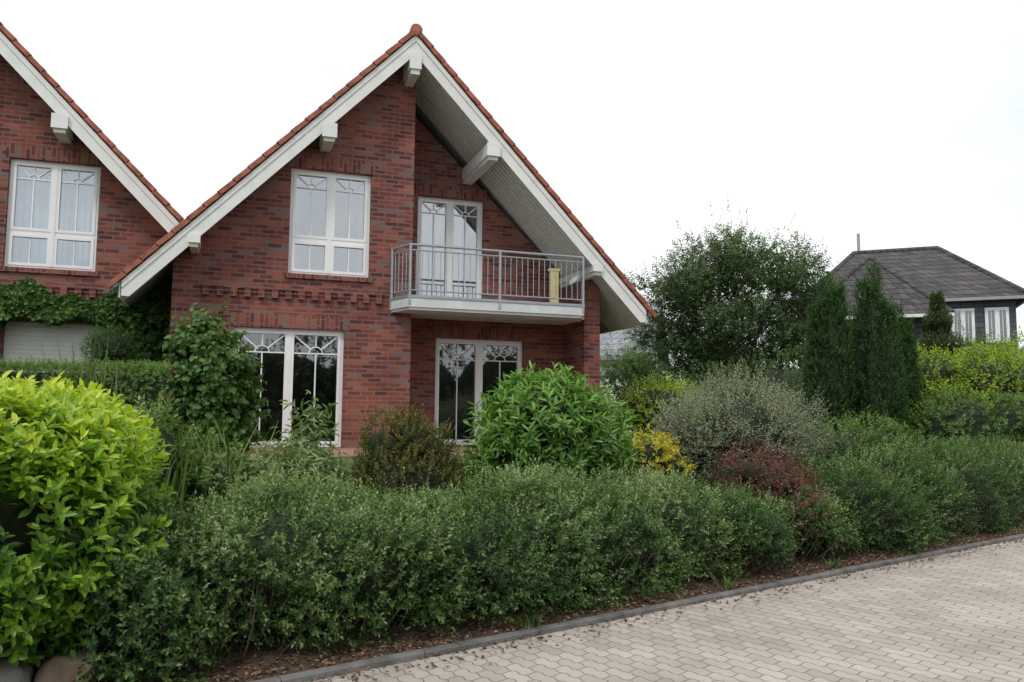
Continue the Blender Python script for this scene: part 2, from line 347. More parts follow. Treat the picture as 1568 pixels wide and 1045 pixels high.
# ------------------------------------------------------------ brick houses
RZ = 8.88; SL = 1.035; HW = 4.85
def house(rx, Y0, sg, first):
    root = empty('brick_house')
    X = lambda l: rx + sg*l
    PX = lambda poly: [(X(a), b_) for a, b_ in poly]
    D = 10.5; gz = 0.6
    wt = lambda l: RZ-.33 - SL*abs(l)
    mb = MB()
    def hole(a, b_, c, d): return (min(X(a), X(b_)), max(X(a), X(b_)), c, d)
    Hl = (-3.05, -1.10, 1.04, 3.19); Hu = (-2.15, -.67, 4.20, 6.19)
    if not first: Hl = (-3.05, -.75, 1.04, 3.24)
    mb.wall(PX([(-4.1, gz), (-4.1, wt(4.1)), (0, wt(0)), (.15, wt(.15)), (.15, gz)]), [hole(*Hl), hole(*Hu)], Y0, Y0+.3, 'brick')
    mb.box(X(-4.1), X(-3.8), Y0+.3, Y0+D, gz, wt(4.1), 'brick')
    mb.box(X(-.15), X(.15), Y0+.3, Y0+1.15, gz, wt(.16), 'brick')
    Rl = (.92, 2.85, 1.04, 3.24); Ru = (.49, 1.92, 3.88, 6.21)
    mb.wall(PX([(-.15, gz), (-.15, wt(.15)), (3.75, wt(3.75)), (3.75, gz)]), [hole(*Rl), hole(*Ru)], Y0+1.15, Y0+1.4, 'brick')
    mb.prism(PX([(3.75, gz), (3.75, wt(3.76)), (4.1, wt(4.1)), (4.1, gz)]), Y0, Y0+D, 'y', 'brick')
    mb.wall(PX([(-4.1, gz), (-4.1, wt(4.1)), (0, wt(0)), (4.1, wt(4.1)), (4.1, gz)]), [], Y0+D, Y0+D+.2, 'brick')
    mb.obj('walls', root)
    mb = MB()
    for (a, b_, c, d), y in ((Hl, Y0), (Hu, Y0), (Rl, Y0+1.15), (Ru, Y0+1.15)):
        mb.box(X(a-.06), X(b_+.06), y-.012, y+.05, d+.001, d+.245, 'soldier')
        if (c, y) != (3.88, Y0+1.15):
            mb.box(X(a-.06), X(b_+.06), y-.05, y+.10, c-.085, c-.002, 'soldier')
    mb.box(X(-3.6), X(-.4), Y0-.05, Y0+.01, 3.87, 3.95, 'brick')
    mb.box(X(-3.6), X(-.4), Y0-.02, Y0+.01, 3.80, 3.869, 'brick')
    x = -3.6
    while x < -.45:
        mb.box(X(x), X(x+.11), Y0-.075, Y0-.001, 3.72, 3.868, 'brick'); x += .235
    mb.obj('brick_ornament', root)
    mb = MB()
    for (a, b_, c, d), y, tr, gl in ((Hl, Y0+.1, None, 'glass_lo'), (Hu, Y0+.1, 4.86, 'glass_hi'), (Rl, Y0+1.25, None, 'glass_lo'), (Ru, Y0+1.25, None, 'glass_hi')):
        if not first and c < 2 and a < 0:
            for i in range(27):
                z = c+.003+i*.081; mb.box(X(a), X(b_), y+.0, y+.02, z, z+.077, 'shutter')
            mb.box(X(a), X(b_), y+.02, y+.04, c, d, 'shutter'); continue
        window(mb, X(a), X(b_), c, d, y, tr, gl)
    o = mb.obj('windows', root)
    mb = MB()
    if not first: curtain(mb, X(Hu[0]), X(Hu[1]), Hu[2], Hu[3], Y0+.45)
    else: curtain(mb, X(Hu[0]), X(Hu[0])+.2, Hu[2], Hu[3], Y0+.45); curtain(mb, X(Hu[1])-.16, X(Hu[1]), Hu[2], Hu[3], Y0+.45); 
    curtain(mb, X(Ru[0]), X(Ru[1])-.35*sg, Ru[2], Ru[3], Y0+1.6)
    mb.obj('curtains', root)
    mb = MB()
    mb.box(X(-3.78), X(3.74), Y0+1.9, Y0+D-.2, 1.0, 1.03, 'dark'); mb.box(X(-3.78), X(3.74), Y0+1.45, Y0+D-.2, 3.60, 3.84, 'dark')
    mb.box(X(-3.78), X(-.16), Y0+.32, Y0+1.44, 3.60, 3.84, 'dark'); mb.box(X(-3.78), X(3.74), Y0+3.0, Y0+3.1, 1.04, 3.59, 'dark')
    mb.obj('floors', root)
    # roof
    yf, yb = Y0-.58, Y0+D+.6
    mb = MB()
    for q in (-1, 1):
        L = lambda pts: [(X(q*a), b_) for a, b_ in pts]
        def band(z0, z1, e=HW): return L([(0, RZ+z1), (e, RZ+z1-SL*e), (e, RZ+z0-SL*e), (0, RZ+z0)])
        mb.prism(band(-.10, 0), yf+.02, yb, 'y', 'tile')
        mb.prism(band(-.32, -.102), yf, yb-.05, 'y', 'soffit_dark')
        e = HW-.02
        mb.prism(L([(0, RZ-.085), (e, RZ-.085-SL*e), (e, RZ-.33-SL*e), (e-.12, RZ-.46-SL*(e-.12)), (0, RZ-.46)]), yf-.035, yf-.002, 'y', 'white')
        mb.prism(L([(0, RZ-.085), (e, RZ-.085-SL*e), (e, RZ-.20-SL*e), (0, RZ-.20)]), yf-.055, yf-.037, 'y', 'white')
        mb.box(X(q*(HW+.002)), X(q*(HW+.025)), yf, yb-.05, RZ-.34-SL*HW, RZ-.09-SL*HW, 'white')
        y = yf+.03; yend = Y0 if q < 0 else Y0+1.14
        while y+.11 < yend:
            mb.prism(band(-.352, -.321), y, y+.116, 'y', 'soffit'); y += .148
        ang = math.atan(SL); s0 = .1; Ls = HW/math.cos(ang)
        while s0 < Ls:
            c = Vector((X(q*(s0+.17)*math.cos(ang)), yf-.03, RZ-(s0+.17)*math.sin(ang)+.01))
            tl = ang-R(2.5+random.uniform(-.6, .6))
            ax = Vector((sg*q*math.cos(tl), 0, -math.sin(tl))); n_ = Vector((sg*q*math.sin(tl), 0, math.cos(tl)))
            mb.obox(c + n_*.0, (ax, Vector((0, 1, 0)), n_), (.178, .07, .04), 'tile')
            s0 += .34
        s0 = .2
        while s0 < Ls:
            c = Vector((X(q*(s0)*math.cos(ang)), (yf+yb)/2+.05, RZ-(s0)*math.sin(ang)+.012))
            tl = ang-R(4)
            ax = Vector((sg*q*math.cos(tl), 0, -math.sin(tl))); n_ = Vector((sg*q*math.sin(tl), 0, math.cos(tl)))
            mb.obox(c, (ax, Vector((0, 1, 0)), n_), (.18, (yb-yf)/2-.08, .014), 'tile'); s0 += .34
    y = yf-.1; i = 0
    while y < yb:
        mb.tube([(X(0), y, RZ+.0), (X(0), y+.36, RZ+.0)], [.115, .10], 'tile', 14); y += .34
    mb.obj('roof', root)
    mb = MB()
    for q in (-1, 1):
        bk = Y0 if q < 0 else Y0+1.15
        for l, z0, z1, hw_ in ((1.55, 6.52, 6.86, .12), (3.75, 4.42, 4.64, .09)):
            mb.box(X(q*l-hw_), X(q*l+hw_), yf-.09, bk-.002, z0+.1, z1, 'white')
            mb.box(X(q*l-hw_+.025), X(q*l+hw_-.025), yf-.06, bk-.002, z0+.02, z0+.098, 'soffit')
            mb.box(X(q*l-hw_-.012), X(q*l+hw_+.012), yf-.105, yf-.091, z0+.09, z1+.01, 'white')
    mb.box(X(-.11), X(.11), yf-.09, Y0-.002, 8.12, 8.42, 'white'); mb.box(X(-.085), X(.085), yf-.06, Y0-.002, 8.02, 8.118, 'soffit')
    for q in (-1, 1):
        pts = [(X(q*(HW+.10)), yf-.05, 3.74), (X(q*(HW+.10)), yb, 3.74)]
        mb.tube(pts, .065, 'steel', 12)
    mb.tube([(X(-4.16), Y0+1.4, 1.0), (X(-4.16), Y0+1.4, 3.3), (X(-4.9), Y0+1.4, 3.68)], .04, 'steel', 10)
    mb.obj('eaves_timber', root)
    # balcony
    mb = MB()
    path = [(-.25, Y0-.02), (-.02, Y0-.6), (3.45, Y0-.6), (3.68, Y0-.02)]
    mb.prism([(X(a), b_) for a, b_ in [(-.27, Y0-.001), (-.04, Y0-.62), (3.47, Y0-.62), (3.70, Y0-.001), (3.748, Y0-.001), (3.748, Y0+1.148), (.152, Y0+1.148), (.152, Y0-.001)]], 3.62, 3.79, 'z', 'conc')
    mb.prism([(X(a), b_) for a, b_ in [(-.24, Y0-.003), (-.01, Y0-.59), (3.44, Y0-.59), (3.67, Y0-.003)]], 3.57, 3.619, 'z', 'conc')
    mb.prism([(X(a), b_) for a, b_ in [(-.28, Y0-.004), (-.05, Y0-.635), (3.48, Y0-.635), (3.71, Y0-.004), (3.64, Y0-.004), (3.42, Y0-.56), (.01, Y0-.56), (-.2, Y0-.004)]], 3.792, 3.84, 'z', 'steel')
    for i in range(3):
        (a, ya), (b_, yb_) = path[i], path[i+1]; L = math.hypot(b_-a, yb_-ya)
        pa = Vector((X(a), ya, 0)); pb = Vector((X(b_), yb_, 0)); up = Vector((0, 0, 1))
        mb.tube([pa+up*4.78, pb+up*4.78], .024, 'steel', 10)
        mb.tube([pa+up*4.68, pb+up*4.68], .014, 'steel', 8); mb.tube([pa+up*3.93, pb+up*3.93], .014, 'steel', 8)
        n = max(1, round(L/.115))
        for j in range(1, n):
            p = pa.lerp(pb, j/n); mb.tube([p+up*3.93, p+up*4.68], .0075, 'steel', 6)
    for a, y in ((-.25, Y0-.03), (-.02, Y0-.6), (1.72, Y0-.6), (3.45, Y0-.6), (3.68, Y0-.03)):
        mb.box(X(a)-.02, X(a)+.02, y-.034, y-.026+.03, 3.66, 4.78, 'steel')
    mb.box(X(2.93), X(3.10), Y0-.2, Y0-.12, 3.84, 4.55, 'yellow'); mb.box(X(2.90), X(3.13), Y0-.21, Y0-.11, 4.55, 4.60, 'yellow')
    mb.bar((X(3.3), Y0-.3, 4.3), (X(3.72), Y0-.1, 4.62), .07, .05, 'white')
    mb.obj('balcony', root)
    return root
house(3.15, 15.5, 1, True)
house(-4.49, 16.7, -1, False)

# ------------------------------------------------------------ foliage engine
def nrm(a): return a/np.maximum(np.linalg.norm(a, axis=-1, keepdims=True), 1e-9)
class Leaves:
    def __init__(s): s.V = []; s.Q = []; s.A = []; s.n = 0
    def raw(s, verts, quads, att):
        s.V.append(verts.reshape(-1, 3)); s.Q.append(quads.reshape(-1, 4)+s.n); s.A.append(att.reshape(-1)); s.n += verts.reshape(-1, 3).shape[0]
    def leaf(s, pos, ld, nb, L, Wd, v, big=False, curl=.12):
        k = len(pos); w_ = nrm(np.cross(nb, ld)); n_ = nrm(np.cross(ld, w_))
        L = L[:, None]; Wd = Wd[:, None]
        if not big:
            vs = np.stack([pos, pos+ld*L*.45+w_*Wd/2+n_*Wd*.12, pos+ld*L-n_*L*curl, pos+ld*L*.45-w_*Wd/2+n_*Wd*.12], 1)
            q = np.arange(k*4).reshape(k, 4); s.raw(vs, q, np.repeat(v, 4))
        else:
            f = n_*Wd*.16
            vs = np.stack([pos, pos+ld*L*.3+w_*Wd*.42+f, pos+ld*L*.68+w_*Wd*.42+f-n_*L*curl*.4, pos+ld*L-n_*L*curl,
                           pos+ld*L*.68-w_*Wd*.42+f-n_*L*curl*.4, pos+ld*L*.3-w_*Wd*.42+f], 1)
            b0 = np.arange(k)[:, None]*6
            q = np.concatenate([b0+np.array([[0, 1, 2, 3]]), b0+np.array([[0, 3, 4, 5]])], 0); s.raw(vs, q, np.repeat(v, 6))
    def sprigs(s, P, D, m=10, slen=.12, L=.03, Wd=.015, spread=65, droop=.0, vb=None, big=False, tipv=.3, jit=.25, curl=.12, stem=True):
        k = len(P)
        if k == 0: return
        D = nrm(D); up = np.tile(np.array([[.3, .2, .93]]), (k, 1)); U_ = nrm(np.cross(D, up)); V_ = np.cross(D, U_)
        if vb is None: vb = rng.random(k)*.5
        ph0 = rng.random(k)*6.28; sl = slen*rng.uniform(.6, 1.3, k)
        for j in range(m):
            t = (j+.6)/m; ph = ph0+j*2.4
            rad = U_*np.cos(ph)[:, None]+V_*np.sin(ph)[:, None]
            an = R(spread)*(1-.55*t*t)
            ld = D*math.cos(an)+rad*math.sin(an)+rng.normal(0, jit, (k, 3)); ld[:, 2] -= droop*(.5+rng.random(k)); ld = nrm(ld)
            pos = P+D*(sl*t)[:, None]
            sz = rng.uniform(.65, 1.15, k)*(1-.25*t)
            v = np.clip(vb+rng.normal(0, .09, k)+tipv*t, 0, 1)
            s.leaf(pos, ld, D+rng.normal(0, .15, (k, 3)), L*sz, Wd*sz, v, big, curl)
    def obj(s, name, mat, parent=None):
        V = np.concatenate(s.V); Q = np.concatenate(s.Q); A = np.concatenate(s.A)
        me = bpy.data.meshes.new(name); me.vertices.add(len(V)); me.vertices.foreach_set('co', V.astype(np.float32).ravel())
        me.loops.add(Q.size); me.loops.foreach_set('vertex_index', Q.astype(np.int32).ravel())
        me.polygons.add(len(Q)); me.polygons.foreach_set('loop_start', (np.arange(len(Q))*4).astype(np.int32))
        me.update(calc_edges=True)
        at = me.attributes.new('v', 'FLOAT', 'POINT'); at.data.foreach_set('value', A.astype(np.float32))
        me.materials.append(mat); o = bpy.data.objects.new(name, me); COL.objects.link(o)
        if parent: o.parent = parent
        return o
def lump(Q, freq, seed, oct=2):
    g = np.random.default_rng(seed); f = np.zeros(len(Q)); a = 1; tot = 0
    for o in range(oct):
        for i in range(5):
            k = nrm(g.normal(size=3))*freq*(2**o)*g.uniform(.7, 1.3); f += a*np.sin(Q@k+g.random()*6.28); tot += a*.6
        a *= .5
    return f/tot
def sphere_dirs(n): return nrm(rng.normal(size=(n, 3)))
M['core'] = simple('shrub_shade_core', (.020, .028, .012), .95, .5, 12)  # near-black solid filling the foliage; inner shade is put into its colour
M['bark'] = simple('tree_bark', (.10, .08, .06), .95, .35, 18, bump=.8)
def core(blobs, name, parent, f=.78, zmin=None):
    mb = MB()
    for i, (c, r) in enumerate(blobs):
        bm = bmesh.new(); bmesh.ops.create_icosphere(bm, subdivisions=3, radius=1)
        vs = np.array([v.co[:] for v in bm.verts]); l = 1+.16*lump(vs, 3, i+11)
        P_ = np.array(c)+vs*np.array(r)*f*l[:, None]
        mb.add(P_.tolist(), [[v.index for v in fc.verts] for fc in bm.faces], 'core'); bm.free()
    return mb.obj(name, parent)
def blob(LV, c, r, n, seed, lmp=.16, freq=3.2, fill=.3, upb=.35, outb=1., zmin=None, vh=.25, **kw):
    d = sphere_dirs(n); l = 1+lmp*lump(d, freq, seed)
    rad = l*(1-fill*rng.random(n)**2)
    P_ = np.array(c)+d*np.array(r)*rad[:, None]
    if zmin is not None: k = P_[:, 2] > zmin; P_ = P_[k]; d = d[k]; rad = rad[k]
    nn = nrm(d/np.array(r)); D_ = nn*outb+rng.normal(0, .35, P_.shape); D_[:, 2] += upb
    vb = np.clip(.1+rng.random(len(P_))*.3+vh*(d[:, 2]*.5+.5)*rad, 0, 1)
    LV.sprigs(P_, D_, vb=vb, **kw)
def shrub(name, mat, blobs, n, cf=.75, seed=1, zmin=None, **kw):
    LV = Leaves(); tot = sum(r[0]*r[2]+r[0]*r[1] for c, r in blobs)
    for i, (c, r) in enumerate(blobs):
        blob(LV, c, r, int(n*(r[0]*r[2]+r[0]*r[1])/tot), seed+i*7, zmin=zmin, **kw)
    o = LV.obj(name, mat)
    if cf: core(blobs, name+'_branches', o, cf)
    return o

LM = {}
LM['hedge'] = leafmat('hedge_leaves', [(0, (.012, .034, .008)), (.3, (.038, .088, .019)), (.6, (.088, .165, .040)), (.85, (.20, .28, .105)), (1, (.31, .38, .20))], spec=.45)
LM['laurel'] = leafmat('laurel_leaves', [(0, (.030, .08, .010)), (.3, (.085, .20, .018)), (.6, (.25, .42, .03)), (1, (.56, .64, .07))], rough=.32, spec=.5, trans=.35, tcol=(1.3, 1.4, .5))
LM['rhodo'] = leafmat('rhododendron_leaves', [(0, (.025, .065, .018)), (.4, (.075, .18, .035)), (1, (.22, .40, .08))], rough=.35, spec=.5)
LM['yew'] = leafmat('bronze_yew_needles', [(0, (.025, .034, .010)), (.5, (.080, .090, .022)), (1, (.25, .21, .055))])
LM['vine'] = leafmat('vine_leaves', [(0, (.018, .045, .012)), (.5, (.060, .135, .03)), (1, (.14, .25, .06))])
LM['pale'] = leafmat('buddleia_leaves', [(0, (.06, .105, .04)), (.5, (.15, .22, .09)), (1, (.29, .37, .19))])
LM['silver'] = leafmat('silver_leaves', [(0, (.10, .125, .065)), (.5, (.22, .25, .145)), (1, (.37, .40, .27))], trans=.2, tcol=(1.1, 1.1, .9))
LM['gold'] = leafmat('golden_leaves', [(0, (.20, .21, .015)), (.5, (.48, .45, .03)), (1, (.68, .62, .08))], tcol=(1.2, 1.1, .5))
LM['red'] = leafmat('barberry_leaves', [(0, (.05, .018, .016)), (.5, (.13, .045, .042)), (1, (.25, .10, .09))], tcol=(1.5, .8, .7))
LM['cyp'] = leafmat('cypress_needles', [(0, (.012, .038, .010)), (.5, (.036, .092, .020)), (1, (.10, .20, .045))])
LM['tree'] = leafmat('rowan_leaves', [(0, (.018, .044, .012)), (.5, (.058, .116, .030)), (1, (.18, .26, .09))])
LM['lime'] = leafmat('lime_shrub_leaves', [(0, (.06, .115, .012)), (.5, (.18, .29, .025)), (1, (.42, .49, .05))])
LM['mid'] = leafmat('garden_shrub_leaves', [(0, (.028, .062, .014)), (.5, (.085, .165, .035)), (1, (.20, .31, .08))])
LM['litter'] = leafmat('dead_leaves', [(0, (.05, .025, .014)), (.5, (.15, .080, .045)), (1, (.30, .20, .13))], trans=.05, rough=.8, tcol=(1, .8, .6))
LM['grass'] = leafmat('grass_blades', [(0, (.05, .10, .02)), (1, (.17, .25, .07))])
LM['far'] = leafmat('far_foliage', [(0, (.025, .045, .02)), (.5, (.055, .09, .035)), (1, (.12, .16, .08))])

# --- low hedge beside the kerb, made of merged rounded shrubs
hg = np.random.default_rng(12)
hc = np.cumsum(hg.uniform(.55, 1.35, 26))-1.6; hh = hg.uniform(-.20, .10, 26); ht = hg.uniform(-.15, .12, 26); hs = hg.uniform(-.14, .16, 26)
def hedge_h(u): return np.interp(u, [-1, 1, 3, 4.5, 6.5, 8, 12, 18], [.90, .94, .96, .88, .86, .98, 1.24, 1.36])
def hedge_off(u): return np.interp(u, [2.5, 4, 6, 7.5, 9, 12], [0, .13, .13, .02, .08, .22])
def hedge_mod(u, ph):
    uu = u+.20*np.sin(ph*2.3)+.07*np.sin(ph*5+u*3)
    k = np.argmin(np.abs(uu[:, None]-hc[None]), 1); f = np.abs(uu-hc[k])
    return 1.09-.95*np.clip(f, 0, .6)**2, hh[k], ht[k], hs[k]
def hedge_surf(u, ph, rad, n):
    q = np.stack([u*1.0, np.cos(ph)*1.2, np.sin(ph)*1.2], 1)
    mod, h_, t_, s0 = hedge_mod(u, ph)
    l = mod*(1+.11*lump(q, 3.1, 3, 3)+.07*lump(q, 9.5, 77, 2)); rad = rad*l
    H = hedge_h(u)+h_; cs, ss = np.cos(ph), np.sin(ph)
    a_ = .86; sx_ = np.sign(cs)*np.abs(cs)**.8*a_*rad; sz_ = np.sign(ss)*np.abs(ss)**.8*(H-.42)*rad
    s_ = 1.10-sx_-s0*.6+hedge_off(u)
    return s_, .42+sz_, cs, ss, H, t_, rad
def hedge(n, ua, ub):
    LV = Leaves(); u = ua+(ub-ua)*rng.random(n)**1.15
    ph = R(-32)+rng.random(n)*R(207)
    rr = 1-.38*rng.random(n)**2; rr = np.where(rng.random(n) < .06, rr*1.12, rr)
    s_, z, cs, ss, H, t_, rad = hedge_surf(u, ph, rr, n)
    x = K0[0]+u*E[0]+s_*NN[0]; y = K0[1]+u*E[1]+s_*NN[1]; z = np.maximum(z, .07)
    P_ = np.stack([x, y, z], 1)
    nx, nz = -cs/.86, ss/(H-.42); D_ = np.stack([nx*NN[0], nx*NN[1], nz], 1); D_ = nrm(D_)+rng.normal(0, .5, (n, 3)); D_[:, 2] += .4
    clump = lump(P_, 8, 31, 2)
    keep = rng.random(n) < np.clip(.86+.6*clump, .28, 1)
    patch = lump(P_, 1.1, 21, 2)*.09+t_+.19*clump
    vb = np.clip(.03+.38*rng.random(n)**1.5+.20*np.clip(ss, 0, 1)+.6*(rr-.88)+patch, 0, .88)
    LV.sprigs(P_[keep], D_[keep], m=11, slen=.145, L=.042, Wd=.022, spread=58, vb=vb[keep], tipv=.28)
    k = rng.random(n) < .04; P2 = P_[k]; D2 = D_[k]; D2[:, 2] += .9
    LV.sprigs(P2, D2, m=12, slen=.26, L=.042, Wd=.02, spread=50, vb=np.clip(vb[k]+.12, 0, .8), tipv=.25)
    o = LV.obj('hedge', LM['hedge'])
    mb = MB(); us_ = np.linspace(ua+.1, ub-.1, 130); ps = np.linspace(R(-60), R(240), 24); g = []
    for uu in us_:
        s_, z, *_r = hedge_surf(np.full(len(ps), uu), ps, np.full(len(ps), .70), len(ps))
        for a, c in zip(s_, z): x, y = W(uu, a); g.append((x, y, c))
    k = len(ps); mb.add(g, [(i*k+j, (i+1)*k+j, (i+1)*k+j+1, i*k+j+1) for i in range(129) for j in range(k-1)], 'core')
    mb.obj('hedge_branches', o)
    mb = MB()
    for i in range(900):
        uu = random.uniform(ua, ub)**1.0; s0 = random.uniform(.45, 1.0); x, y = W(uu, s0); z0 = float(tz(s0))
        x1, y1 = W(uu+random.uniform(-.25, .25), s0-random.uniform(.1, .4)); z1 = z0+random.uniform(.2, .6)
        mb.tube([(x, y, z0-.02), ((x+x1)/2+.02, (y+y1)/2, (z0+z1)/2-.02), (x1, y1, z1)], [.008, .005, .002], 'bark', 5, False)
    mb.obj('hedge_stems', o)
hedge(30000, -1.0, 17)

# --- laurel at left
LV = Leaves()
def superell(n, c, h, seed, lmp=.07):
    d = sphere_dirs(n); d = np.sign(d)*np.abs(d)**.62; l = 1+lmp*lump(nrm(d), 5, seed, 2)
    rad = l*(1-.28*rng.random(n)**2); return np.array(c)+d*np.array(h)*rad[:, None], nrm(d), rad
lc = (-1.62, 6.0, .95); lh = (1.16, .96, .75)
P_, d, rad = superell(4300, lc, lh, 4, .08)
D_ = d*.8+rng.normal(0, .25, P_.shape); D_[:, 2] += .7
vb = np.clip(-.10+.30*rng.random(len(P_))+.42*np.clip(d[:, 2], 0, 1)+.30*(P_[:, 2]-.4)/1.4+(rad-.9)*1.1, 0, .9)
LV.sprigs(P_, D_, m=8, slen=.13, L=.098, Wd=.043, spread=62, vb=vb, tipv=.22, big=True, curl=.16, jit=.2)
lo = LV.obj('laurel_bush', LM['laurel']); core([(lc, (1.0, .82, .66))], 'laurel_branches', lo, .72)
mb = MB()
for i in range(14):
    x = random.uniform(-2.2, -1.0); y = random.uniform(5.6, 6.3)
    mb.tube([(x, y, 0), (x+random.uniform(-.1, .1), y, .35), (x+random.uniform(-.3, .3), y, .8)], [.025, .02, .012], 'bark', 7)
mb.obj('laurel_stems', lo)

# --- boulders
M['rock_g'] = simple('grey_boulder', (.17, .165, .15), .9, .45, 9, bump=.9, bscale=14)
M['rock_b'] = simple('brown_boulder', (.18, .135, .10), .9, .4, 7, bump=.9, bscale=12)
for (c, r, k, sd_) in (((-1.12, 5.32, .10), (.19, .17, .20), 'rock_g', 3), ((-.78, 5.36, .09), (.17, .16, .21), 'rock_b', 8)):
    bm = bmesh.new(); bmesh.ops.create_icosphere(bm, subdivisions=5, radius=1)
    vs = np.array([v.co[:] for v in bm.verts]); vs2 = np.sign(vs)*np.abs(vs)**.6
    l = 1+.16*lump(vs, 2.5, sd_, 3); P_ = np.array(c)+vs2*np.array(r)*l[:, None]*.9
    mb = MB(); mb.add(P_.tolist(), [[v.index for v in f.verts] for f in bm.faces], k); bm.free(); mb.obj('boulder', smooth=True)

# --- garden shrubs
shrub('rhododendron_bush', LM['rhodo'], [((3.42, 8.75, 1.42), (.62, .65, .66)), ((3.80, 8.7, 1.25), (.5, .55, .6)), ((3.05, 8.7, 1.18), (.40, .5, .55))], 1100, seed=5, m=9, slen=.15, L=.15, Wd=.042, spread=62, big=True, upb=.9, curl=.25, vh=.35, lmp=.28)
shrub('yew_bush', LM['yew'], [((1.55, 8.5, 1.14), (.24, .3, .42)), ((1.80, 8.5, 1.22), (.19, .25, .44)), ((2.08, 8.5, 1.10), (.22, .28, .38)), ((1.8, 8.35, .92), (.48, .4, .36))], 1650, seed=9, m=12, slen=.13, L=.045, Wd=.019, spread=50, upb=1.0, lmp=.25)
shrub('climbing_vine', LM['vine'], [((-.38, 13.8, 2.50), (.38, .4, .58)), ((-.10, 13.7, 2.15), (.40, .4, .58)), ((-.2, 13.7, 1.5), (.46, .45, .7)), ((.22, 13.8, 1.55), (.18, .3, .42))], 980, cf=.5, seed=15, m=8, slen=.26, L=.12, Wd=.10, spread=75, droop=.5, big=True, upb=.1, lmp=.40)
shrub('buddleia', LM['pale'], [((.92, 9.2, 1.32), (.10, .16, .42)), ((.80, 9.1, 1.10), (.12, .2, .34)), ((.35, 8.5, .84), (.46, .4, .28)), ((.75, 8.8, .88), (.33, .35, .28))], 280, cf=.4, seed=25, m=8, slen=.24, L=.15, Wd=.038, spread=60, droop=.35, upb=.8, big=True, lmp=.3, curl=.3)
shrub('flowering_shrub', LM['mid'], [((-.62, 8.5, 1.10), (.34, .45, .48)), ((-.2, 8.7, .86), (.42, .5, .38)), ((-1.3, 8.9, 1.1), (.7, .6, .5))], 850, seed=35, m=9, slen=.2, L=.085, Wd=.034, upb=.9, lmp=.35)
shrub('silver_bush', LM['silver'], [((6.75, 9.95, 1.42), (.9, .85, .66)), ((6.1, 9.9, 1.25), (.55, .6, .5)), ((7.4, 9.9, 1.3), (.55, .6, .55))], 3600, cf=.6, seed=45, m=11, slen=.30, L=.046, Wd=.016, spread=50, upb=.5, lmp=.32)
shrub('golden_shrub', LM['gold'], [((4.85, 8.95, 1.13), (.30, .3, .22)), ((5.05, 8.9, 1.02), (.25, .25, .25))], 340, seed=55, m=8, slen=.11, L=.055, Wd=.032, lmp=.32)
shrub('barberry_shrub', LM['red'], [((5.85, 8.4, .98), (.34, .32, .26)), ((6.05, 8.1, .85), (.36, .35, .28)), ((6.0, 7.8, .60), (.26, .26, .28))], 750, cf=.5, seed=65, m=9, slen=.18, L=.034, Wd=.02, lmp=.34)
shrub('boxwood_shrub', LM['mid'], [((2.5, 9.6, .85), (.8, .5, .28)), ((4.6, 9.9, .88), (.5, .4, .26)), ((8.6, 10.2, 1.05), (.8, .6, .42)), ((9.6, 10.6, 1.15), (.9, .6, .48)), ((1.2, 9.9, .76), (.7, .5, .26))], 1900, seed=75, m=9, slen=.16, L=.06, Wd=.028, lmp=.3)
# formal hedge at left rear
LV = Leaves(); n = 5000
fx = rng.uniform(-5.5, -.75, n); face = rng.random(n)
fy = 12.0-.26*(fx+.75)+np.where(face < .55, 0, rng.uniform(0, .8, n)); fz = np.where(face < .55, rng.uniform(1, 2.2, n), 2.2)
P_ = np.stack([fx, fy, fz+rng.normal(0, .03, n)], 1); D_ = np.stack([rng.normal(0, .4, n), np.where(face < .55, -1, 0)+rng.normal(0, .3, n), np.where(face < .55, .3, 1)+rng.normal(0, .2, n)], 1)
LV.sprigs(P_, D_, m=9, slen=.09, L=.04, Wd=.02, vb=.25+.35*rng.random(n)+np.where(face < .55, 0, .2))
fo = LV.obj('clipped_hedge', LM['mid'])
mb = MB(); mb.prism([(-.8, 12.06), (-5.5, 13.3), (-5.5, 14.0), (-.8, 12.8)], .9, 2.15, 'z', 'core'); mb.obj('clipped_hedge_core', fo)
# topiary
tp = shrub('topiary_tree', LM['cyp'], [((-1.86, 15.4, 2.72), (.40, .40, .34))], 800, seed=85, m=8, slen=.08, L=.035, Wd=.016, lmp=.04)
mb = MB(); mb.tube([(-1.86, 15.4, .9), (-1.86, 15.4, 2.6)], .035, 'bark', 8); mb.obj('trunk', tp)
# ivy on neighbour wall
LV = Leaves(); n = 4600
ix = rng.uniform(-5.4, -.95, n); topz = 3.76+.14*np.sin(ix*3.1)+.08*np.sin(ix*9); botz = np.interp(ix, [-5.4, -3.9, -3.7, -2.1, -1.8, -1.4, -.95], [2.6, 2.9, 3.28, 3.28, 2.9, 1.5, 1.2])+.06*np.sin(ix*7)
iz = botz+(topz-botz)*rng.random(n); iy = 16.62-.32*rng.random(n)*np.clip((topz-iz)*3, .15, 1)
LV.sprigs(np.stack([ix, iy, iz], 1), np.stack([rng.normal(0, .5, n), -np.ones(n), rng.normal(0, .4, n)], 1), m=6, slen=.1, L=.09, Wd=.08, spread=70, droop=.35, vb=rng.random(n)*.6, big=True)
LV.obj('ivy', LM['vine'])

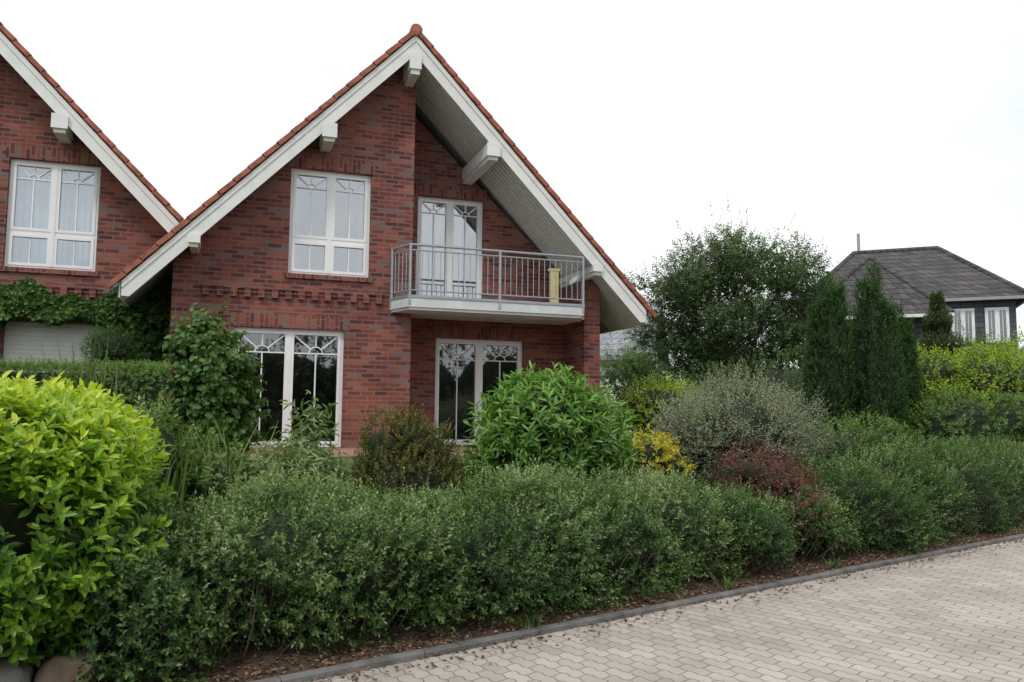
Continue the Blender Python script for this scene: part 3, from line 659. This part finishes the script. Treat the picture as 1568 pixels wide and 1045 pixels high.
# cypresses
def cypress(x, y, zb, zt_, r, seed):
    LV = Leaves(); g = np.random.default_rng(seed); H = zt_-zb
    bl = []
    for i in range(11):
        a = i*2.4+seed; rr = r*.50*(i > 0); h = H*(1 if i == 0 else g.uniform(.72, .95))
        c = (x+math.cos(a)*rr, y+math.sin(a)*rr, zb+h*.5); bl.append((c, (r*.48, r*.48, h*.5)))
    for i, (c, rd) in enumerate(bl):
        n = 640; t = g.random(n); prof = np.clip(np.sin(np.pi*np.clip(t*.86+.12, 0, 1))**.6, .05, 1)*(1-.30*t)
        a = g.random(n)*6.28; rad = rd[0]*prof*(1-.25*g.random(n)**2)*(1+.16*np.sin(t*22+a*2+i))
        P_ = np.stack([c[0]+np.cos(a)*rad, c[1]+np.sin(a)*rad, c[2]+rd[2]*(2*t-1)], 1)
        D_ = np.stack([np.cos(a)*.45, np.sin(a)*.45, np.ones(n)], 1)+g.normal(0, .2, (n, 3))
        LV.sprigs(P_, D_, m=9, slen=.16, L=.055, Wd=.02, spread=38, vb=g.random(n)*.5+.14*(np.sin(a*3+t*9)), tipv=.3)
    o = LV.obj('cypress_tree', LM['cyp']); core([(c, (rd[0]*.7, rd[1]*.7, rd[2]*.9)) for c, rd in bl], 'cypress_branches', o, .9)
    mb = MB(); mb.tube([(x, y, .8), (x, y, zb+.4)], .06, 'bark', 8); mb.obj('trunk', o)
cypress(10.28, 12.3, 1.0, 4.16, .43, 1)
cypress(11.14, 12.04, 1.0, 4.42, .48, 2)
cypress(12.3, 12.7, 1.0, 3.80, .34, 3)

# broadleaf trees
def tree(name, x, y, zb, ct, cr, ncl, mat, seed, lf=(.09, .042), per=55, clr=(.35, .75)):
    g = np.random.default_rng(seed); LV = Leaves(); mb = MB(); c = np.array([x, y, ct])
    sc_ = cr[0]/2.5
    hub = [Vector((x, y, ct-cr[2]*k_)) for k_ in (.75, .45, .1)]
    mb.tube([(x, y, zb-.1), (x+.05, y, (zb+hub[0].z)/2), hub[0], hub[1], hub[2]], [.15*sc_, .12*sc_, .10*sc_, .07*sc_, .04*sc_], 'bark', 10)
    limbs = []
    for i in range(9):
        a = i*2.4+seed; h0 = hub[i % 3]; e = Vector(c)+Vector((math.cos(a)*cr[0]*.55, math.sin(a)*cr[1]*.55, cr[2]*g.uniform(-.3, .5)))
        m1 = h0.lerp(e, .5)+Vector((g.normal(0, .12), g.normal(0, .12), -.1)); mb.tube([h0, m1, e], [.05*sc_, .035*sc_, .02*sc_], 'bark', 6, False); limbs.append((m1, e))
    for i in range(ncl):
        d = nrm(g.normal(size=3)); d[2] = d[2]*.9+.05; rr = g.uniform(.25, 1.0)**.5
        l = 1+.20*lump(d[None], 3, seed+1)[0]
        p = c+d*np.array(cr)*rr*l*.85; r_ = g.uniform(*clr)
        b0 = min((q_ for lb in limbs for q_ in lb), key=lambda q_: (q_-Vector(p)).length)
        mb.tube([b0, b0.lerp(Vector(p), .5)+Vector((g.normal(0, .06), g.normal(0, .06), .05)), Vector(p)], [.018, .012, .005], 'bark', 5, False)
        n = int(per*(r_/.55)**2); dd = nrm(g.normal(size=(n, 3))); P_ = p+dd*r_*np.array([1, 1, .62])*(g.random(n)**.4)[:, None]
        D_ = dd+g.normal(0, .4, (n, 3))+np.array([0, 0, .35])+d*.4
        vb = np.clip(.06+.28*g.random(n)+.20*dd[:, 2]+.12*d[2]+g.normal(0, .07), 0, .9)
        LV.sprigs(P_, D_, m=10, slen=.26, L=lf[0], Wd=lf[1], spread=70, vb=vb, droop=.25)
        if rr > .8 and d[2] > 0:
            k = 2; P2 = p+d*r_*.6+g.normal(0, .18, (k, 3)); LV.sprigs(P2, np.tile(d*.6+np.array([0, 0, .9]), (k, 1))+g.normal(0, .25, (k, 3)), m=12, slen=.5, L=lf[0], Wd=lf[1], spread=60, vb=np.full(k, .4))
    o = LV.obj(name, mat); mb.obj('trunk', o); return o
tree('rowan_tree', 12.75, 18.9, 1, 4.45, (3.3, 2.6, 2.8), 185, LM['tree'], 4, per=56)
tree('garden_tree', 11.9, 23.0, 1, 2.6, (1.4, 1.3, 1.2), 34, LM['mid'], 14, per=45)
tree('garden_tree', 15.6, 24.0, 1, 3.2, (1.9, 1.5, 1.9), 48, LM['tree'], 24, per=45)
tree('garden_tree', 22.5, 20.0, 1, 3.0, (1.6, 1.6, 1.7), 40, LM['mid'], 34, per=45)
shrub('lime_shrub', LM['lime'], [((13.6, 13.3, 2.3), (.9, .8, .75)), ((14.7, 12.7, 2.2), (1.1, .9, .9)), ((13.2, 12.6, 1.7), (.8, .7, .6)), ((16.3, 12.8, 2.2), (1.2, 1.0, .95))], 2800, seed=95, m=9, slen=.30, L=.09, Wd=.042, lmp=.34, upb=.5)
shrub('garden_shrub', LM['mid'], [((12.6, 11.7, 1.5), (.9, .6, .6)), ((14.0, 11.8, 1.5), (1.1, .6, .65)), ((15.6, 11.9, 1.6), (1.2, .7, .8))], 2400, seed=105, m=9, slen=.18, L=.07, Wd=.032, lmp=.25)
shrub('garden_shrub', LM['lime'], [((8.9, 16.2, 1.75), (.8, .8, .6)), ((9.9, 16.9, 1.75), (.8, .8, .65))], 1050, seed=115, m=9, slen=.22, L=.08, Wd=.036, lmp=.32)
shrub('garden_shrub', LM['tree'], [((10.9, 16.8, 1.8), (1.1, .9, 1.0)), ((12.4, 16.4, 1.9), (1.3, .9, 1.3)), ((14.2, 16.6, 2.2), (1.4, .9, 1.6)), ((9.4, 13.7, 1.3), (.8, .6, .5))], 3300, seed=125, m=9, slen=.2, L=.075, Wd=.034, lmp=.25)
# conifer
LV = Leaves()
n = 4200; t = rng.random(n)**.8; a = rng.random(n)*6.28; rad = 1.0*(1-t)*(.75+.25*np.sin(t*34)); cx_, cy_ = 17.9, 17.1
P_ = np.stack([cx_+np.cos(a)*rad, cy_+np.sin(a)*rad, 1.5+t*3.3], 1)
LV.sprigs(P_, np.stack([np.cos(a), np.sin(a), .35+t*2], 1), m=10, slen=.25, L=.09, Wd=.03, spread=45, vb=.1+rng.random(n)*.5)
o = LV.obj('spruce_tree', LM['far']); mb = MB(); mb.tube([(cx_, cy_, .9), (cx_, cy_, 4.7)], [.09, .02], 'bark', 8); mb.obj('trunk', o)
# distant trees behind the gardens and across the street
def treeline(name, items):
    LV = Leaves()
    for i, (cx0, cy0, cz0, r_) in enumerate(items):
        d = sphere_dirs(260); P_ = np.array([cx0, cy0, cz0])+d*np.array(r_)*(1+.2*lump(d, 3, i))[:, None]; LV.sprigs(P_, d+np.array([0, 0, .4]), m=7, slen=.6, L=.4, Wd=.22, vb=rng.random(260)*.6)
    o = LV.obj(name, LM['far']); core([((a_, b_, c_), r_) for a_, b_, c_, r_ in items], name+'_core', o, .85)
it = []
for i in range(70):
    an = R(-12+i*1.6); dd = rng.uniform(62, 85); it.append((math.sin(an)*dd, math.cos(an)*dd, 1.5+rng.uniform(0, 1.2), (3.2, 3.2, rng.uniform(2.2, 3.4))))
treeline('distant_trees', it)
it = []
for i in range(20):
    x, y = W(-32+i*3.6, -22+rng.uniform(-1.5, 1.5)); it.append((x, y, 2.2, (2.8, 2.2, rng.uniform(2.8, 3.8))))
treeline('distant_trees', it)  # unseen row opposite, added to darken the lower window reflections

# litter
LV = Leaves(); n = 7500
u = rng.uniform(-1.5, 17, n); s_ = np.abs(rng.normal(0, .30, n))+.08; k = rng.random(n) < .12; s_ = np.where(k, -np.abs(rng.normal(0, .14, n))-.005, s_)
x = K0[0]+u*E[0]+s_*NN[0]; y = K0[1]+u*E[1]+s_*NN[1]; z = np.where(s_ > .09, tz(s_)+.012, np.where(s_ > -.0, .05, .006))+rng.random(n)*.012
a = rng.random(n)*6.28; ld = np.stack([np.cos(a), np.sin(a), rng.normal(0, .15, n)], 1)
LV.leaf(np.stack([x, y, z], 1), nrm(ld), np.array([[0, 0, 1.]])+rng.normal(0, .25, (n, 3)), rng.uniform(.025, .055, n), rng.uniform(.015, .03, n), rng.random(n), False, .2)
LV.obj('leaf_litter', LM['litter'])
# grass
def blades(n, xs, ys, zs, h, v=None, lean=.35, wd=.006):
    a = rng.random(n)*6.28; L = rng.uniform(.6, 1.2, n)*h; base = np.stack([xs, ys, zs], 1)
    l = np.stack([np.cos(a)*lean, np.sin(a)*lean, np.ones(n)], 1)*L[:, None]; w_ = np.stack([-np.sin(a), np.cos(a), np.zeros(n)], 1)*wd
    mid = base+l*.55+np.array([0, 0, .08])*L[:, None]
    vs = np.stack([base-w_, base+w_, mid+w_*.8, mid-w_*.8, mid-w_*.8, mid+w_*.8, base+l*np.array([1.25, 1.25, .95])+w_*.15, base+l*np.array([1.25, 1.25, .95])-w_*.15], 1)
    b0 = np.arange(n)[:, None]*8
    return vs, np.concatenate([b0+np.array([[0, 1, 2, 3]]), b0+np.array([[4, 5, 6, 7]])], 0), np.repeat(rng.random(n) if v is None else v, 8)
LV = Leaves(); n = 26000; xs = rng.uniform(3.5, 9.5, n); ys = rng.uniform(10, 15, n); _, s_ = us(xs, ys)
LV.raw(*blades(n, xs, ys, tz(s_)-.01, .07)); 
for (tu, ts) in ((1.95, .1), (4.4, .12), (6.2, .15)):
    xx, yy = W(tu, ts); LV.raw(*blades(26, xx+rng.normal(0, .04, 26), yy+rng.normal(0, .02, 26), np.full(26, .03), .12, lean=.6))
LV.obj('grass', LM['grass'])
LV = Leaves(); n = 60
LV.raw(*blades(n, -1.55+rng.normal(0, .14, n), 11.2+rng.normal(0, .12, n), np.full(n, .98), 1.45, lean=.12, wd=.011))
n = 120
LV.raw(*blades(n, -.35+rng.normal(0, .25, n), 8.4+rng.normal(0, .2, n), np.full(n, .7), .80, lean=.3, wd=.012))
LV.obj('ornamental_grass', LM['grass'])

# ------------------------------------------------------------ background houses
M['slate'] = brickmat('dark_roof_tiles', [(0, (.065, .062, .064)), (1, (.12, .112, .112))], (.035, .033, .034), bw=.30, rh=.24, ms=.02)
M['slatewall'] = brickmat('slate_cladding', [(0, (.07, .08, .10)), (1, (.12, .13, .155))], (.04, .045, .05), bw=.4, rh=.2, ms=.012)
M['greyroof'] = brickmat('grey_roof_tiles', [(0, (.24, .26, .28)), (1, (.34, .36, .38))], (.15, .16, .17), bw=.3, rh=.3, ms=.02)
M['trim'] = simple('grey_gutter', (.30, .30, .30), .6, .1, 4)
def xf(o, x, y, rz): o.location = (x, y, 0); o.rotation_euler = (0, 0, R(rz))
root = empty('slate_roof_house')
mb = MB()
mb.box(-4.2, .3, -3.5, 4.5, .5, 6.3, 'slatewall'); mb.box(.3, 3.05, -4.2, 4.5, .5, 6.35, 'slatewall'); mb.box(-3.9, -.2, -5.0, -3.5, .5, 5.6, 'slatewall')
mb.obj('walls', root)
mb = MB()
def hip(x0, x1, y0, y1, ze, zr, rl, k):
    ym = (y0+y1)/2; vs = [(x0, y0, ze), (x1, y0, ze), (x1, y1, ze), (x0, y1, ze), (rl[0], ym, zr), (rl[1], ym, zr)]
    mb.add(vs, [(0, 1, 5, 4), (1, 2, 5), (2, 3, 4, 5), (3, 0, 4), (0, 3, 2, 1)], k)
    for i, j in ((0, 4), (1, 5), (4, 5), (3, 4), (2, 5)): mb.tube([vs[i], vs[j]], .11, k, 8)
    for i, j in ((0, 1), (1, 2), (2, 3), (3, 0)): mb.bar(Vector(vs[i])-Vector((0, 0, .08)), Vector(vs[j])-Vector((0, 0, .08)), .12, .12, 'trim')
hip(-4.7, 3.45, -4.6, 4.9, 6.35, 9.2, (-2.5, .9), 'slate')
# lower front wing: roof with its ridge running towards the street, hipped at the end
vs = [(-4.6, -6.2, 5.6), (.7, -6.2, 5.6), (.7, 0, 5.6), (-4.6, 0, 5.6), (-1.95, -3.6, 8.3), (-1.95, 0, 8.3)]
mb.add(vs, [(0, 1, 4), (1, 2, 5, 4), (3, 0, 4, 5), (2, 3, 5), (0, 3, 2, 1)], 'slate')
for i, j in ((0, 4), (1, 4), (4, 5)): mb.tube([vs[i], vs[j]], .10, 'slate', 8)
for i, j in ((0, 1), (1, 2), (3, 0)): mb.bar(Vector(vs[i])-Vector((0, 0, .08)), Vector(vs[j])-Vector((0, 0, .08)), .12, .12, 'white')
mb.tube([(-2.3, .2, 9.0), (-2.3, .2, 10.1)], .07, 'steel', 8)
mb.obj('roof', root)
mb = MB()
for a in (.85, 2.0): window(mb, a, a+.8, 4.6, 5.95, -4.28, None, 'glass_lo', False)
window(mb, -3.0, -1.5, 3.4, 4.6, -5.07, None, 'glass_lo', False)
mb.obj('windows', root); xf(root, 28.6, 28.4, -41)
root = empty('grey_roof_house')
mb = MB(); mb.prism([(-4, .5), (-4, 4.6), (0, 7.3), (4, 4.6), (4, .5)], -1, 5, 'y', 'white'); mb.obj('walls', root)
mb = MB()
for q in (-1, 1): mb.prism([(0, 7.65), (q*4.6, 4.5), (q*4.6, 4.3), (0, 7.42)], -1.5, 5.5, 'y', 'greyroof')
mb.obj('roof', root); mb = MB()
for a in (-2.5, -.5, 1.5): window(mb, a, a+1, 3.4, 4.6, -1.08, None, 'glass_lo', False)
window(mb, -.6, .6, 5.2, 6.3, -1.08, None, 'glass_lo', False)
mb.obj('windows', root); xf(root, 19.6, 38.0, 55)
